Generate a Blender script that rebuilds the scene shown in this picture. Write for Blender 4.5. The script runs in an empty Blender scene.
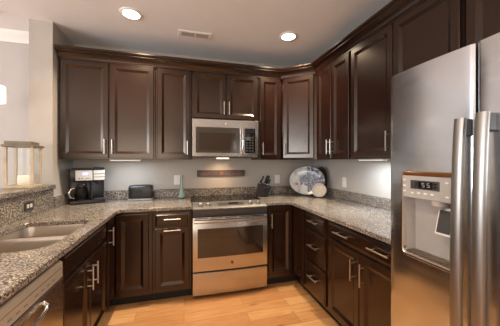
import bpy, bmesh, math, random
from mathutils import Vector, Matrix
R = math.radians
sc = bpy.context.scene
COL = sc.collection
random.seed(5)

# ------------------------------------------------------------------ camera
cam_d = bpy.data.cameras.new('camera')
cam = bpy.data.objects.new('camera', cam_d)
COL.objects.link(cam)
cam.location = (0, 0, 1.35)
cam.rotation_euler = (R(90), 0, R(-15.07))
cam_d.sensor_fit = 'HORIZONTAL'
cam_d.sensor_width = 36
cam_d.lens = 245.07 / 500 * 36
cam_d.shift_y = -0.003
cam_d.clip_start = 0.02
sc.camera = cam

# ------------------------------------------------------------------ world, daylight, exposure
sc.view_settings.view_transform = 'Standard'
sc.view_settings.look = 'None'
sc.view_settings.gamma = 1
sc.view_settings.use_curve_mapping = False
sc.view_settings.exposure = 0.0
W = bpy.data.worlds.new('world')
sc.world = W
W.use_nodes = True
bg = W.node_tree.nodes['Background']
bg.inputs['Color'].default_value = (0.85, 0.92, 1.0, 1)
bg.inputs['Strength'].default_value = 1.0


def area_light(name, loc, rot, sx, sy, power, color):
    d = bpy.data.lights.new(name, 'AREA')
    d.shape = 'RECTANGLE'
    d.size, d.size_y, d.energy, d.color = sx, sy, power, color
    o = bpy.data.objects.new(name, d)
    o.location, o.rotation_euler = loc, rot
    COL.objects.link(o)
    return o


# daylight coming through the right-hand door and the windows in the room on the left
area_light('fill_rear', (-1.6, -3.55, 1.45), (R(-124), 0, R(180)), 2.6, 1.7, 66, (1.0, 0.82, 0.62))  # warm fill added behind the camera to brighten ceiling and cabinet fronts
area_light('daylight_side', (-5.05, -0.5, 1.45), (R(122), 0, R(-90)), 3.6, 1.7, 225, (0.90, 0.95, 1.0))
area_light('daylight_door', (1.72, -2.0, 1.10), (R(95), 0, R(90)), 1.5, 1.9, 45, (1.0, 0.97, 0.93))
sc.cycles.use_denoising = True
sc.cycles.max_bounces = 10
sc.cycles.diffuse_bounces = 6
sc.cycles.sample_clamp_indirect = 6

# ------------------------------------------------------------------ mesh helpers


def B():
    return bmesh.new()


def box(bm, x0, x1, y0, y1, z0, z1, bev=0.0, seg=1, M=None):
    vs = [bm.verts.new(p) for p in ((x0, y0, z0), (x1, y0, z0), (x1, y1, z0), (x0, y1, z0),
                                    (x0, y0, z1), (x1, y0, z1), (x1, y1, z1), (x0, y1, z1))]
    fs = [bm.faces.new([vs[i] for i in f]) for f in
          ((0, 3, 2, 1), (4, 5, 6, 7), (0, 1, 5, 4), (1, 2, 6, 5), (2, 3, 7, 6), (3, 0, 4, 7))]
    if M is not None:
        for v in vs:
            v.co = M @ v.co
    if bev > 0:
        es = list({e for f in fs for e in f.edges})
        bmesh.ops.bevel(bm, geom=es, offset=bev, segments=seg, affect='EDGES', profile=0.5)
    return bm


def ringmesh(bm, rings, cap0=True, cap1=True, closed=True):
    vr = [[bm.verts.new(p) for p in r] for r in rings]
    n = len(vr[0])
    for a, b in zip(vr, vr[1:]):
        for i in range(n if closed else n - 1):
            j = (i + 1) % n
            bm.faces.new((a[i], a[j], b[j], b[i]))
    if cap0:
        bm.faces.new(list(reversed(vr[0])))
    if cap1:
        bm.faces.new(vr[-1])
    return bm


def circ(c, r, n, axis='z', r2=None):
    out = []
    for i in range(n):
        a = 2 * math.pi * i / n
        u, v = r * math.cos(a), (r2 or r) * math.sin(a)
        if axis == 'z':
            out.append((c[0] + u, c[1] + v, c[2]))
        elif axis == 'y':
            out.append((c[0] + u, c[1], c[2] + v))
        else:
            out.append((c[0], c[1] + u, c[2] + v))
    return out


def lathe(bm, prof, c=(0, 0, 0), n=24, axis='z', cap0=True, cap1=True, sq=1.0):
    rings = []
    for r, h in prof:
        if axis == 'z':
            rings.append(circ((c[0], c[1], c[2] + h), r, n, 'z', r * sq))
        elif axis == 'y':
            rings.append(circ((c[0], c[1] + h, c[2]), r, n, 'y', r * sq))
        else:
            rings.append(circ((c[0] + h, c[1], c[2]), r, n, 'x', r * sq))
    return ringmesh(bm, rings, cap0, cap1)


def tube(bm, pts, r, n=10, rr=None):
    """round bar along a list of points (rr: radii per point)"""
    pts = [Vector(p) for p in pts]
    rings = []
    up = None
    for i, p in enumerate(pts):
        d = (pts[min(i + 1, len(pts) - 1)] - pts[max(i - 1, 0)]).normalized()
        if up is None:
            up = d.orthogonal().normalized()
        up = (up - d * up.dot(d)).normalized()
        s = d.cross(up)
        q = rr[i] if rr else r
        rings.append([p + up * q * math.cos(2 * math.pi * k / n) + s * q * math.sin(2 * math.pi * k / n) for k in range(n)])
    return ringmesh(bm, rings)


def prism(bm, pts, z0, z1, bev=0.0):
    a = [bm.verts.new((p[0], p[1], z0)) for p in pts]
    b = [bm.verts.new((p[0], p[1], z1)) for p in pts]
    n = len(pts)
    fs = [bm.faces.new(list(reversed(a))), bm.faces.new(b)]
    for i in range(n):
        j = (i + 1) % n
        fs.append(bm.faces.new((a[i], a[j], b[j], b[i])))
    if bev:
        es = list({e for f in fs for e in f.edges})
        bmesh.ops.bevel(bm, geom=es, offset=bev, segments=1, affect='EDGES')
    return bm


def obj(name, bm, mat, parent=None, world=False, angle=35, M=None):
    if M is not None:
        bm.transform(M)
    if world and parent is not None:
        pm = Matrix.LocRotScale(parent.location, parent.rotation_euler, None)
        bm.transform(pm.inverted())
    bmesh.ops.recalc_face_normals(bm, faces=bm.faces[:])
    me = bpy.data.meshes.new(name)
    bm.to_mesh(me)
    bm.free()
    for p in me.polygons:
        p.use_smooth = True
    me.set_sharp_from_angle(angle=R(angle))
    for m in (mat if isinstance(mat, (list, tuple)) else [mat]):
        me.materials.append(m)
    o = bpy.data.objects.new(name, me)
    COL.objects.link(o)
    if parent is not None:
        o.parent = parent
    return o


def tag(o, label, cat, group=None, kind=None):
    o['label'] = label
    o['category'] = cat
    if group:
        o['group'] = group
    if kind:
        o['kind'] = kind
    return o


def thing(name, label, cat, loc=(0, 0, 0), rz=0.0, group=None):
    o = bpy.data.objects.new(name, None)
    o.empty_display_size = 0.1
    COL.objects.link(o)
    o.location = loc
    o.rotation_euler = (0, 0, rz)
    return tag(o, label, cat, group)


def struct(name, bm, mat):
    o = obj(name, bm, mat)
    o['kind'] = 'structure'
    return o


def copy_thing(src, loc, rz=None, label=None):
    c = src.copy()
    COL.objects.link(c)
    c.location = loc
    if rz is not None:
        c.rotation_euler = (0, 0, rz)
    if label:
        c['label'] = label
    for ch in list(src.children):
        d = ch.copy()
        if ch.data and ch.type == 'LIGHT':
            d.data = ch.data
        COL.objects.link(d)
        d.parent = c
        for g in list(ch.children):
            e = g.copy()
            COL.objects.link(e)
            e.parent = d
    return c


# ------------------------------------------------------------------ materials


class NT:
    def __init__(self, name):
        self.m = bpy.data.materials.new(name)
        self.m.use_nodes = True
        self.t = self.m.node_tree
        self.p = self.t.nodes['Principled BSDF']

    def n(self, typ, **kw):
        nd = self.t.nodes.new(typ)
        for k, v in kw.items():
            if k in nd.inputs:
                nd.inputs[k].default_value = v
            else:
                setattr(nd, k, v)
        return nd

    def l(self, a, b):
        self.t.links.new(a, b)

    def coords(self, scale=(1, 1, 1), rot=(0, 0, 0)):
        tc = self.n('ShaderNodeTexCoord')
        mp = self.n('ShaderNodeMapping')
        mp.inputs['Scale'].default_value = scale
        mp.inputs['Rotation'].default_value = rot
        self.l(tc.outputs['Object'], mp.inputs['Vector'])
        return mp.outputs['Vector']

    def ramp(self, fac, stops, interp='LINEAR'):
        r = self.n('ShaderNodeValToRGB')
        r.color_ramp.interpolation = interp
        el = r.color_ramp.elements
        while len(el) < len(stops):
            el.new(0.5)
        for e, (pos, c) in zip(el, stops):
            e.position = pos
            e.color = (*c, 1)
        self.l(fac, r.inputs['Fac'])
        return r.outputs['Color']

    def bump(self, h, strength=0.2, dist=0.002):
        b = self.n('ShaderNodeBump')
        b.inputs['Strength'].default_value = strength
        b.inputs['Distance'].default_value = dist
        self.l(h, b.inputs['Height'])
        self.l(b.outputs['Normal'], self.p.inputs['Normal'])


def srgb(r, g, b):
    f = lambda c: (c / 255 / 12.92) if c <= 10 else ((c / 255 + 0.055) / 1.055) ** 2.4
    return (f(r), f(g), f(b))


def simple(name, col, rough=0.5, metal=0.0, coat=0.0, spec=0.5, noise=0.04, nscale=30, bump=0.0):
    k = NT(name)
    v = k.coords()
    nz = k.n('ShaderNodeTexNoise', Scale=nscale, Detail=3.0)
    k.l(v, nz.inputs['Vector'])
    a = tuple(max(0, c * (1 - noise)) for c in col)
    b = tuple(c * (1 + noise) for c in col)
    k.l(k.ramp(nz.outputs['Fac'], [(0.3, a), (0.7, b)]), k.p.inputs['Base Color'])
    k.p.inputs['Roughness'].default_value = rough
    k.p.inputs['Metallic'].default_value = metal
    k.p.inputs['Coat Weight'].default_value = coat
    k.p.inputs['Coat Roughness'].default_value = 0.1
    k.p.inputs['Specular IOR Level'].default_value = spec
    if bump:
        k.bump(nz.outputs['Fac'], bump, 0.003)
    return k.m


def emit(name, col, strength):
    k = NT(name)
    k.p.inputs['Base Color'].default_value = (*col, 1)
    k.p.inputs['Emission Color'].default_value = (*col, 1)
    k.p.inputs['Emission Strength'].default_value = strength
    return k.m


def mat_cabinet():
    k = NT('espresso_wood')
    v = k.coords((14, 14, 0.9))
    nz = k.n('ShaderNodeTexNoise', Scale=5.0, Detail=6.0, Roughness=0.6)
    k.l(v, nz.inputs['Vector'])
    k.l(k.ramp(nz.outputs['Fac'], [(0.25, srgb(26, 11, 6)), (0.55, srgb(31, 13, 7)), (0.8, srgb(36, 16, 9))]), k.p.inputs['Base Color'])
    k.p.inputs['Roughness'].default_value = 0.22
    k.p.inputs['Specular IOR Level'].default_value = 0.72
    k.p.inputs['Specular Tint'].default_value = (1.0, 0.90, 0.79, 1)
    return k.m


def mat_granite():
    k = NT('speckled_granite')
    v = k.coords()
    n1 = k.n('ShaderNodeTexNoise', Scale=115.0, Detail=3.0, Roughness=0.6)
    n2 = k.n('ShaderNodeTexVoronoi', Scale=150.0)
    n3 = k.n('ShaderNodeTexNoise', Scale=14.0, Detail=3.0)
    n4 = k.n('ShaderNodeTexNoise', Scale=150.0, Detail=2.0, Roughness=0.5)
    for n in (n1, n2, n3, n4):
        k.l(v, n.inputs['Vector'])
    base = k.ramp(n1.outputs['Fac'], [(0.36, srgb(62, 57, 54)), (0.44, srgb(112, 104, 97)), (0.53, srgb(152, 143, 133)), (0.63, srgb(204, 195, 183))])
    tint = k.ramp(n3.outputs['Fac'], [(0.35, (0.74, 0.72, 0.72)), (0.65, (1.0, 0.96, 0.9))])
    mx = k.n('ShaderNodeMix', data_type='RGBA', blend_type='MULTIPLY')
    mx.inputs[0].default_value = 1.0
    k.l(base, mx.inputs[6])
    k.l(tint, mx.inputs[7])
    m2 = k.n('ShaderNodeMix', data_type='RGBA', blend_type='MIX')
    sp = k.ramp(n4.outputs['Fac'], [(0.375, (1, 1, 1)), (0.415, (0, 0, 0))])
    k.l(sp, m2.inputs[0])
    k.l(mx.outputs[2], m2.inputs[6])
    m2.inputs[7].default_value = (*srgb(42, 34, 32), 1)
    k.l(m2.outputs[2], k.p.inputs['Base Color'])
    k.p.inputs['Roughness'].default_value = 0.16
    return k.m


def mat_floor():
    k = NT('honey_wood_planks')
    v = k.coords()
    br = k.n('ShaderNodeTexBrick')
    br.offset = 0.43
    br.offset_frequency = 2
    br.inputs['Color1'].default_value = (0.0, 0.0, 0.0, 1)
    br.inputs['Color2'].default_value = (1, 1, 1, 1)
    br.inputs['Mortar'].default_value = (0.5, 0.5, 0.5, 1)
    br.inputs['Scale'].default_value = 1.0
    br.inputs['Mortar Size'].default_value = 0.0015
    br.inputs['Mortar Smooth'].default_value = 0.2
    br.inputs['Brick Width'].default_value = 0.95
    br.inputs['Row Height'].default_value = 0.125
    k.l(v, br.inputs['Vector'])
    plank = k.ramp(br.outputs['Color'], [(0.0, srgb(184, 132, 85)), (0.5, srgb(200, 149, 99)), (1.0, srgb(214, 168, 117))])
    v2 = k.coords((1.2, 16, 1))
    g = k.n('ShaderNodeTexNoise', Scale=4.0, Detail=6.0, Roughness=0.62, Distortion=0.6)
    k.l(v2, g.inputs['Vector'])
    grain = k.ramp(g.outputs['Fac'], [(0.28, (0.72, 0.62, 0.52)), (0.55, (1, 0.98, 0.96)), (0.8, (1.05, 1.05, 1.05))])
    v3 = k.coords((1.6, 4.5, 1))
    kn = k.n('ShaderNodeTexVoronoi', Scale=1.1)
    k.l(v3, kn.inputs['Vector'])
    knot = k.ramp(kn.outputs['Distance'], [(0.02, (0.40, 0.24, 0.14)), (0.11, (1, 1, 1))])
    mx = k.n('ShaderNodeMix', data_type='RGBA', blend_type='MULTIPLY')
    mx.inputs[0].default_value = 1
    k.l(plank, mx.inputs[6])
    k.l(grain, mx.inputs[7])
    mk = k.n('ShaderNodeMix', data_type='RGBA', blend_type='MULTIPLY')
    mk.inputs[0].default_value = 0.7
    k.l(mx.outputs[2], mk.inputs[6])
    k.l(knot, mk.inputs[7])
    m2 = k.n('ShaderNodeMix', data_type='RGBA', blend_type='MIX')
    k.l(br.outputs['Fac'], m2.inputs[0])
    k.l(mk.outputs[2], m2.inputs[6])
    m2.inputs[7].default_value = (*srgb(120, 72, 36), 1)
    # two knots with swirled grain round them
    out = m2.outputs[2]
    wn = k.n('ShaderNodeTexNoise', Scale=22.0, Detail=3.0)
    k.l(v, wn.inputs['Vector'])
    for (kx, ky, rx, ry, col) in ((0.944, 2.022, .075, .030, srgb(96, 52, 26)), (0.331, 2.203, .095, .028, srgb(168, 108, 58))):
        mp = k.n('ShaderNodeMapping')
        mp.inputs['Location'].default_value = (-kx / rx, -ky / ry, 0)
        mp.inputs['Scale'].default_value = (1 / rx, 1 / ry, 0)
        k.l(v, mp.inputs['Vector'])
        ln = k.n('ShaderNodeVectorMath', operation='LENGTH')
        k.l(mp.outputs['Vector'], ln.inputs[0])
        ad = k.n('ShaderNodeMath', operation='MULTIPLY_ADD')
        k.l(wn.outputs['Fac'], ad.inputs[0])
        ad.inputs[1].default_value = 1.6
        k.l(ln.outputs['Value'], ad.inputs[2])
        f = k.ramp(ad.outputs[0], [(0.55, (1, 1, 1)), (1.0, (0, 0, 0))])
        dv = k.n('ShaderNodeMix', data_type='RGBA')
        k.l(f, dv.inputs[0])
        k.l(out, dv.inputs[6])
        dv.inputs[7].default_value = (*col, 1)
        out = dv.outputs[2]
    k.l(out, k.p.inputs['Base Color'])
    k.p.inputs['Roughness'].default_value = 0.34
    return k.m


def mat_steel(name, rough, col, streak=(1, 1, 60), amt=0.06, aniso=0.0, wavy=False):
    k = NT(name)
    v = k.coords(streak)
    nz = k.n('ShaderNodeTexNoise', Scale=9.0, Detail=4.0)
    k.l(v, nz.inputs['Vector'])
    k.l(k.ramp(nz.outputs['Fac'], [(0.3, tuple(c * 0.98 for c in col)), (0.7, col)]), k.p.inputs['Base Color'])
    mr = k.n('ShaderNodeMapRange')
    mr.inputs['To Min'].default_value = rough - amt / 2
    mr.inputs['To Max'].default_value = rough + amt / 2
    k.l(nz.outputs['Fac'], mr.inputs['Value'])
    k.l(mr.outputs['Result'], k.p.inputs['Roughness'])
    k.p.inputs['Metallic'].default_value = 1.0
    if wavy:
        v2 = k.coords((0.4, 1.2, 7.0))
        n2 = k.n('ShaderNodeTexNoise', Scale=1.6, Detail=1.0)
        k.l(v2, n2.inputs['Vector'])
        k.bump(n2.outputs['Fac'], 0.10, 0.02)
    if aniso:
        tg = k.n('ShaderNodeTangent', direction_type='RADIAL', axis='Z')
        k.l(tg.outputs['Tangent'], k.p.inputs['Tangent'])
        k.p.inputs['Anisotropic'].default_value = aniso
    return k.m


def mat_glass(name, tint=(1, 1, 1), ior=1.4, rough=0.02):
    k = NT(name)
    tr = k.n('ShaderNodeBsdfTransparent')
    tr.inputs['Color'].default_value = (*tint, 1)
    gl = k.n('ShaderNodeBsdfGlossy')
    gl.inputs['Roughness'].default_value = rough
    lw = k.n('ShaderNodeLayerWeight')
    lw.inputs['Blend'].default_value = 0.5
    pw = k.n('ShaderNodeMath', operation='POWER')
    k.l(lw.outputs['Facing'], pw.inputs[0])
    pw.inputs[1].default_value = 4.0
    fr = k.n('ShaderNodeMath', operation='MULTIPLY_ADD')
    k.l(pw.outputs[0], fr.inputs[0])
    fr.inputs[1].default_value = 0.2
    fr.inputs[2].default_value = 0.015
    mx = k.n('ShaderNodeMixShader')
    k.l(fr.outputs[0], mx.inputs['Fac'])
    k.l(tr.outputs['BSDF'], mx.inputs[1])
    k.l(gl.outputs['BSDF'], mx.inputs[2])
    k.l(mx.outputs['Shader'], k.t.nodes['Material Output'].inputs['Surface'])
    return k.m


def mat_platter():
    """white glaze with a blue-grey octopus: round head and wavy arms, a small red star at the left"""
    k = NT('painted_platter')
    tc = k.n('ShaderNodeTexCoord')
    warp = k.n('ShaderNodeTexNoise', Scale=14.0, Detail=2.0)
    k.l(tc.outputs['Object'], warp.inputs['Vector'])
    sep = k.n('ShaderNodeSeparateXYZ')
    ad = k.n('ShaderNodeVectorMath', operation='MULTIPLY_ADD')
    ad.inputs[1].default_value = (0.05, 0.05, 0.05)
    k.l(warp.outputs['Color'], ad.inputs[0])
    k.l(tc.outputs['Object'], ad.inputs[2])
    k.l(ad.outputs['Vector'], sep.inputs['Vector'])
    X, Z = sep.outputs['X'], sep.outputs['Z']

    def math_(op, a, b=None):
        n = k.n('ShaderNodeMath', operation=op)
        for i, q in enumerate((a, b)):
            if q is None:
                continue
            if isinstance(q, (int, float)):
                n.inputs[i].default_value = q
            else:
                k.l(q, n.inputs[i])
        return n.outputs[0]

    def blob(cx, cz, rx, rz):
        dx = math_('DIVIDE', math_('SUBTRACT', X, cx + 0.025), rx)
        dz = math_('DIVIDE', math_('SUBTRACT', Z, cz + 0.025), rz)
        return math_('LESS_THAN', math_('ADD', math_('MULTIPLY', dx, dx), math_('MULTIPLY', dz, dz)), 1.0)
    out = None
    for b in BLOBS:
        q = blob(.02 + b[0] * 1.12, b[1] * 1.12, b[2] * 1.22, b[3] * 1.22)
        out = q if out is None else math_('MAXIMUM', out, q)
    shade = k.n('ShaderNodeTexNoise', Scale=60.0, Detail=3.0)
    k.l(tc.outputs['Object'], shade.inputs['Vector'])
    blue = k.ramp(shade.outputs['Fac'], [(0.38, srgb(54, 55, 66)), (0.5, srgb(92, 94, 106)), (0.66, srgb(160, 162, 168))])
    ground = k.ramp(warp.outputs['Fac'], [(0.35, srgb(166, 164, 163)), (0.6, srgb(202, 198, 191))])
    mx = k.n('ShaderNodeMix', data_type='RGBA')
    k.l(out, mx.inputs[0])
    k.l(ground, mx.inputs[6])
    k.l(blue, mx.inputs[7])
    red = blob(-0.128, -0.045, 0.024, 0.020)
    m2 = k.n('ShaderNodeMix', data_type='RGBA')
    k.l(red, m2.inputs[0])
    k.l(mx.outputs[2], m2.inputs[6])
    m2.inputs[7].default_value = (*srgb(176, 96, 72), 1)
    k.l(m2.outputs[2], k.p.inputs['Base Color'])
    k.p.inputs['Roughness'].default_value = 0.18
    return k.m


BLOBS = [(0.060, 0.045, 0.062, 0.056), (0.045, 0.115, 0.016, 0.05), (0.00, 0.085, 0.024, 0.070), (-0.045, 0.035, 0.060, 0.022),
         (-0.03, 0.005, 0.07, 0.030), (0.02, -0.03, 0.060, 0.034), (0.03, -0.085, 0.032, 0.060), (-0.075, -0.025, 0.020, 0.030),
         (0.135, 0.03, 0.060, 0.018), (0.125, -0.02, 0.070, 0.020), (0.160, 0.065, 0.016, 0.045), (0.10, 0.11, 0.060, 0.014), (0.055, -0.13, 0.04, 0.016)]

M_CAB = mat_cabinet()
M_GRAN = mat_granite()
M_FLOOR = mat_floor()
M_WALL = simple('greige_wall_paint', srgb(178, 170, 161), 0.75, noise=0.015, nscale=8)
M_WALLD = simple('darkened_wall_paint', srgb(128, 116, 104), 0.8, noise=0.015, nscale=8)  # unseen walls darkened to cut the even sheen on the cabinets
M_WALLL = simple('pale_wall_paint', srgb(188, 182, 177), 0.8, noise=0.015, nscale=8)
M_CEIL = simple('ceiling_paint', srgb(238, 236, 236), 0.9, noise=0.012, nscale=6)
M_WHITE = simple('white_paint', srgb(232, 229, 224), 0.5, noise=0.01)
M_PLATE = simple('white_plastic', srgb(226, 222, 216), 0.35, noise=0.01)
M_STEEL = mat_steel('brushed_steel', 0.25, (0.50, 0.47, 0.435), (2, 2, 140), 0.03)
M_STEELF = mat_steel('fridge_steel', 0.21, (0.64, 0.665, 0.70), (60, 60, 1), 0.04, 0.35, True)
M_STEELS = mat_steel('sink_steel', 0.34, (0.56, 0.49, 0.42), (40, 1, 1))
M_STEELP = simple('satin_range_steel', srgb(112, 108, 104), 0.48, metal=0.4)
M_STEELH = mat_steel('handle_steel', 0.36, (0.39, 0.365, 0.34), (1, 1, 1))
M_NICKEL = mat_steel('satin_nickel', 0.34, (0.60, 0.56, 0.51), (1, 1, 1))
M_CHROME = mat_steel('chrome', 0.12, (0.78, 0.77, 0.75), (1, 1, 1), 0.02)
M_BLACK = simple('black_plastic', srgb(22, 21, 22), 0.32)
M_DGREY = simple('dark_grey_plastic', srgb(62, 60, 58), 0.4)
M_LGREY = simple('light_grey_plastic', srgb(168, 163, 157), 0.38)
M_MARK = simple('grey_print', srgb(120, 110, 98), 0.5)
M_BRIGHT = simple('bright_silver', srgb(206, 200, 192), 0.28, metal=0.6)
M_SILVER = simple('silver_enamel', srgb(186, 172, 154), 0.38, metal=0.25)
M_BGLASS = simple('black_glass', srgb(14, 13, 13), 0.06, noise=0.0, spec=0.6)
M_OVENG = simple('smoked_oven_glass', srgb(48, 38, 30), 0.07, noise=0.1, nscale=4, spec=0.9)
M_MWG = simple('smoked_microwave_glass', srgb(58, 53, 48), 0.10, noise=0.05, nscale=4, spec=0.7)
M_TOE = simple('dark_toe_kick', srgb(26, 18, 14), 0.6)
M_PALEWOOD = simple('washed_pale_wood', srgb(190, 170, 144), 0.65, noise=0.12, nscale=20)
M_GREYWOOD = simple('weathered_grey_wood', srgb(120, 108, 92), 0.6, noise=0.15, nscale=20)
M_WAX = simple('cream_candle_wax', srgb(234, 228, 214), 0.5)
M_GLASS = mat_glass('clear_glass', (0.97, 0.98, 0.98), 1.15)
M_GLASSD = mat_glass('coffee_tinted_glass', (0.62, 0.58, 0.55))
M_MINT = simple('pale_aqua_ceramic', srgb(148, 170, 158), 0.3)
M_SLATE = simple('slate_sign_board', srgb(74, 73, 72), 0.6, noise=0.25, nscale=14)
M_RUST = simple('rust_lettering', srgb(134, 84, 66), 0.6)
M_SHELL = simple('cream_ceramic', srgb(206, 194, 176), 0.35, noise=0.08, nscale=40)
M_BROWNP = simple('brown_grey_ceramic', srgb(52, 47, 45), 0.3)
M_VENTD = simple('vent_slot_grey', srgb(130, 120, 112), 0.7)
M_LAMP = emit('downlight_glow', (1.0, 0.93, 0.82), 7.0)
M_BARW = emit('warm_bar_glow', (1.0, 0.82, 0.62), 2.5)
M_BARC = emit('cool_bar_glow', (1.0, 0.97, 0.94), 0.35)
M_SHADE = emit('lit_white_shade', (1.0, 0.93, 0.84), 1.0)
M_BLUE = emit('blue_display_glow', (0.45, 0.5, 1.0), 1.2)
M_DIG = emit('pale_display_digits', (0.34, 0.36, 0.38), 0.04)
M_PLATTER = mat_platter()
M_DARKW = simple('knife_block_wood', srgb(36, 28, 26), 0.35)
M_NAVY = simple('navy_black_plastic', srgb(26, 27, 36), 0.3)
M_COPPER = simple('bronze_trim', srgb(132, 84, 48), 0.3, metal=0.7)

# ------------------------------------------------------------------ setting
WY, WX, CZ = 3.13, 1.785, 2.655        # back wall, right wall, ceiling height
PX0, PX1, PY = -1.37, -1.185, 2.69     # the wall stub left of the cabinets
FAR, LX, RY = 3.03, -5.2, -3.7


def floor_():
    bm = B()
    box(bm, LX - .1, WX + .1, RY - .1, WY + .1, -0.1, 0)
    return struct('floor', bm, M_FLOOR)


floor_()
struct('ceiling', box(B(), LX - .1, WX + .1, RY - .1, WY + .1, CZ, CZ + .1), M_CEIL)
struct('wall_back', box(B(), PX0, WX + .1, WY, WY + .1, 0, CZ), M_WALL)
bm = B()
for (p, q, u, v) in ((-1.2, WY, 0, CZ), (RY - .1, -2.8, 0, CZ), (-2.8, -1.2, 0, .10), (-2.8, -1.2, 2.10, CZ)):
    box(bm, WX, WX + .1, p, q, u, v)
struct('wall_right', bm, M_WALL)
struct('wall_left', box(B(), PX0, PX1, PY, WY, 0, CZ), M_WALL)
struct('wall_far', box(B(), LX, PX0, FAR, FAR + .1, 0, CZ), M_WALLL)


def wall_with_opening(name, fixed, a0, a1, o0, o1, z0, z1, axis):
    bm = B()
    segs = [(a0, o0, 0, CZ), (o1, a1, 0, CZ), (o0, o1, 0, z0), (o0, o1, z1, CZ)]
    for (p, q, u, v) in segs:
        if axis == 'y':
            box(bm, p, q, fixed - .1, fixed, u, v)
        else:
            box(bm, fixed - .1, fixed, p, q, u, v)
    return struct(name, bm, M_WALLD)


wall_with_opening('wall_rear', RY, LX, WX, -3.0, -0.2, 0.5, 2.4, 'y')
wall_with_opening('wall_side', LX, RY, FAR, -2.4, 1.4, 0.5, 2.4, 'x')
struct('wall_knee', box(B(), PX0, -1.20, -0.6, PY - .002, 0, 1.096), M_WALL)


def molding(name, x0, x1, y, z):
    prof = [(0, 0), (0.018, 0), (0.022, 0.02), (0.055, 0.06), (0.072, 0.085), (0.078, 0.1), (0, 0.1)]
    rings = [[(x, y - a, z + b) for a, b in prof] for x in (x0, x1)]
    return struct(name, ringmesh(B(), rings), M_WHITE)


molding('trim_1', LX, PX0 - .002, FAR - .001, CZ - .101)

# ------------------------------------------------------------------ cabinet builder
RINGS_DOOR = [(0, .02), (0, .004), (.004, 0), (.045, 0), (.047, .001), (.067, .0125), (.070, .0135), (.080, .0135)]
RINGS_DRAWER = [(0, .02), (0, .008), (.004, .006), (.012, .0045), (.020, 0)]


def panel(name, x0, x1, z0, z1, parent, rings, M=None, yf=-0.02):
    rr = []
    for ins, dy in rings:
        rr.append([(x0 + ins, yf + dy, z0 + ins), (x1 - ins, yf + dy, z0 + ins), (x1 - ins, yf + dy, z1 - ins), (x0 + ins, yf + dy, z1 - ins)])
    return obj(name, ringmesh(B(), rr), M_CAB, parent, M=M, angle=18)


def handle(x, z, parent, vert=True, L=0.15, M=None, yf=-0.02, stand=0.032, r=0.0050):
    bm = B()
    y = yf - stand
    if vert:
        tube(bm, [(x, y, z - L / 2), (x, y, z + L / 2)], r)
        for s in (-1, 1):
            tube(bm, [(x, yf + .001, z + s * L * .33), (x, y, z + s * L * .33)], r * .85)
    else:
        tube(bm, [(x - L / 2, y, z), (x + L / 2, y, z)], r)
        for s in (-1, 1):
            tube(bm, [(x + s * L * .33, yf + .001, z), (x + s * L * .33, y, z)], r * .85)
    return obj('handle', bm, M_NICKEL, parent, M=M)


def wall_cabinet(label, loc, rz, w, h, doors, depth=0.33, group='wall cabinets', top=None):
    """doors: (x0, x1, handle x or None)"""
    t = thing('wall_cabinet', label, 'cabinet', loc, rz, group)
    obj('cabinet_box', box(B(), 0.001, w - .001, 0, depth, 0, h, .0015), M_CAB, t)
    for (a, b, hx) in doors:
        d = panel('door', a, b, 0.012, h - .045, t, RINGS_DOOR)
        if hx is not None:
            handle(hx, 0.012 + 0.115, d, True, 0.145)
    return t


UZ = 1.372
UH = 2.385 - UZ
UF = 2.775
wall_cabinet('dark brown double-door wall cabinet at the left end, above the coffee maker and toaster', (-1.17, UF, UZ), 0, 0.878, UH,
             [(.018, .432, .405), (.446, .862, .473)])
wall_cabinet('narrow dark brown single-door wall cabinet just left of the microwave', (-.290, UF, UZ), 0, 0.368, UH,
             [(.016, .352, .325)])
t = wall_cabinet('short dark brown double-door wall cabinet directly over the microwave', (.080, UF, 1.822), 0, 0.768, 2.385 - 1.822,
                 [(.014, .380, .355), (.388, .754, .413)])
wall_cabinet('narrow dark reddish single-door wall cabinet just right of the microwave', (.850, UF, UZ), 0, 0.288, UH,
             [(.018, .270, .043)])
# diagonal corner cabinet
DA, DB = Vector((1.140, UF)), Vector((1.455, 2.490))
ang = math.atan2(DB.y - DA.y, DB.x - DA.x)
dl = (DB - DA).length
t = thing('corner_wall_cabinet', 'diagonal corner wall cabinet with one sheen-lit door above the octopus platter', 'cabinet', (DA.x, DA.y, UZ), ang, 'wall cabinets')
obj('cabinet_box', prism(B(), [(1.1395, UF), (1.4555, 2.4895), (WX - .001, 2.4895), (WX - .001, WY - .001), (1.1395, WY - .001)], UZ, UZ + UH, .001), M_CAB, t, world=True)
d = panel('door', .03, dl - .03, 0.018, UH - .045, t, RINGS_DOOR)
handle(.055, .125, d, True, .145)
RF = 1.455
RZ = R(-90)
wall_cabinet('dark double-door wall cabinet on the right wall beside the diagonal corner cabinet', (RF, 2.488, UZ), RZ, 0.596, UH,
             [(.035, .300, .275), (.310, .580, .335)])
wall_cabinet('wide dark double-door wall cabinet on the right wall, partly behind the refrigerator', (RF, 1.890, UZ), RZ, 0.920, UH,
             [(.014, .462, .437), (.470, .906, .495)])
wall_cabinet('short dark double-door wall cabinet above the refrigerator', (RF, .968, 1.822), RZ, 0.900, 2.385 - 1.822,
             [(.014, .446, .421), (.454, .886, .479)])


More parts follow.
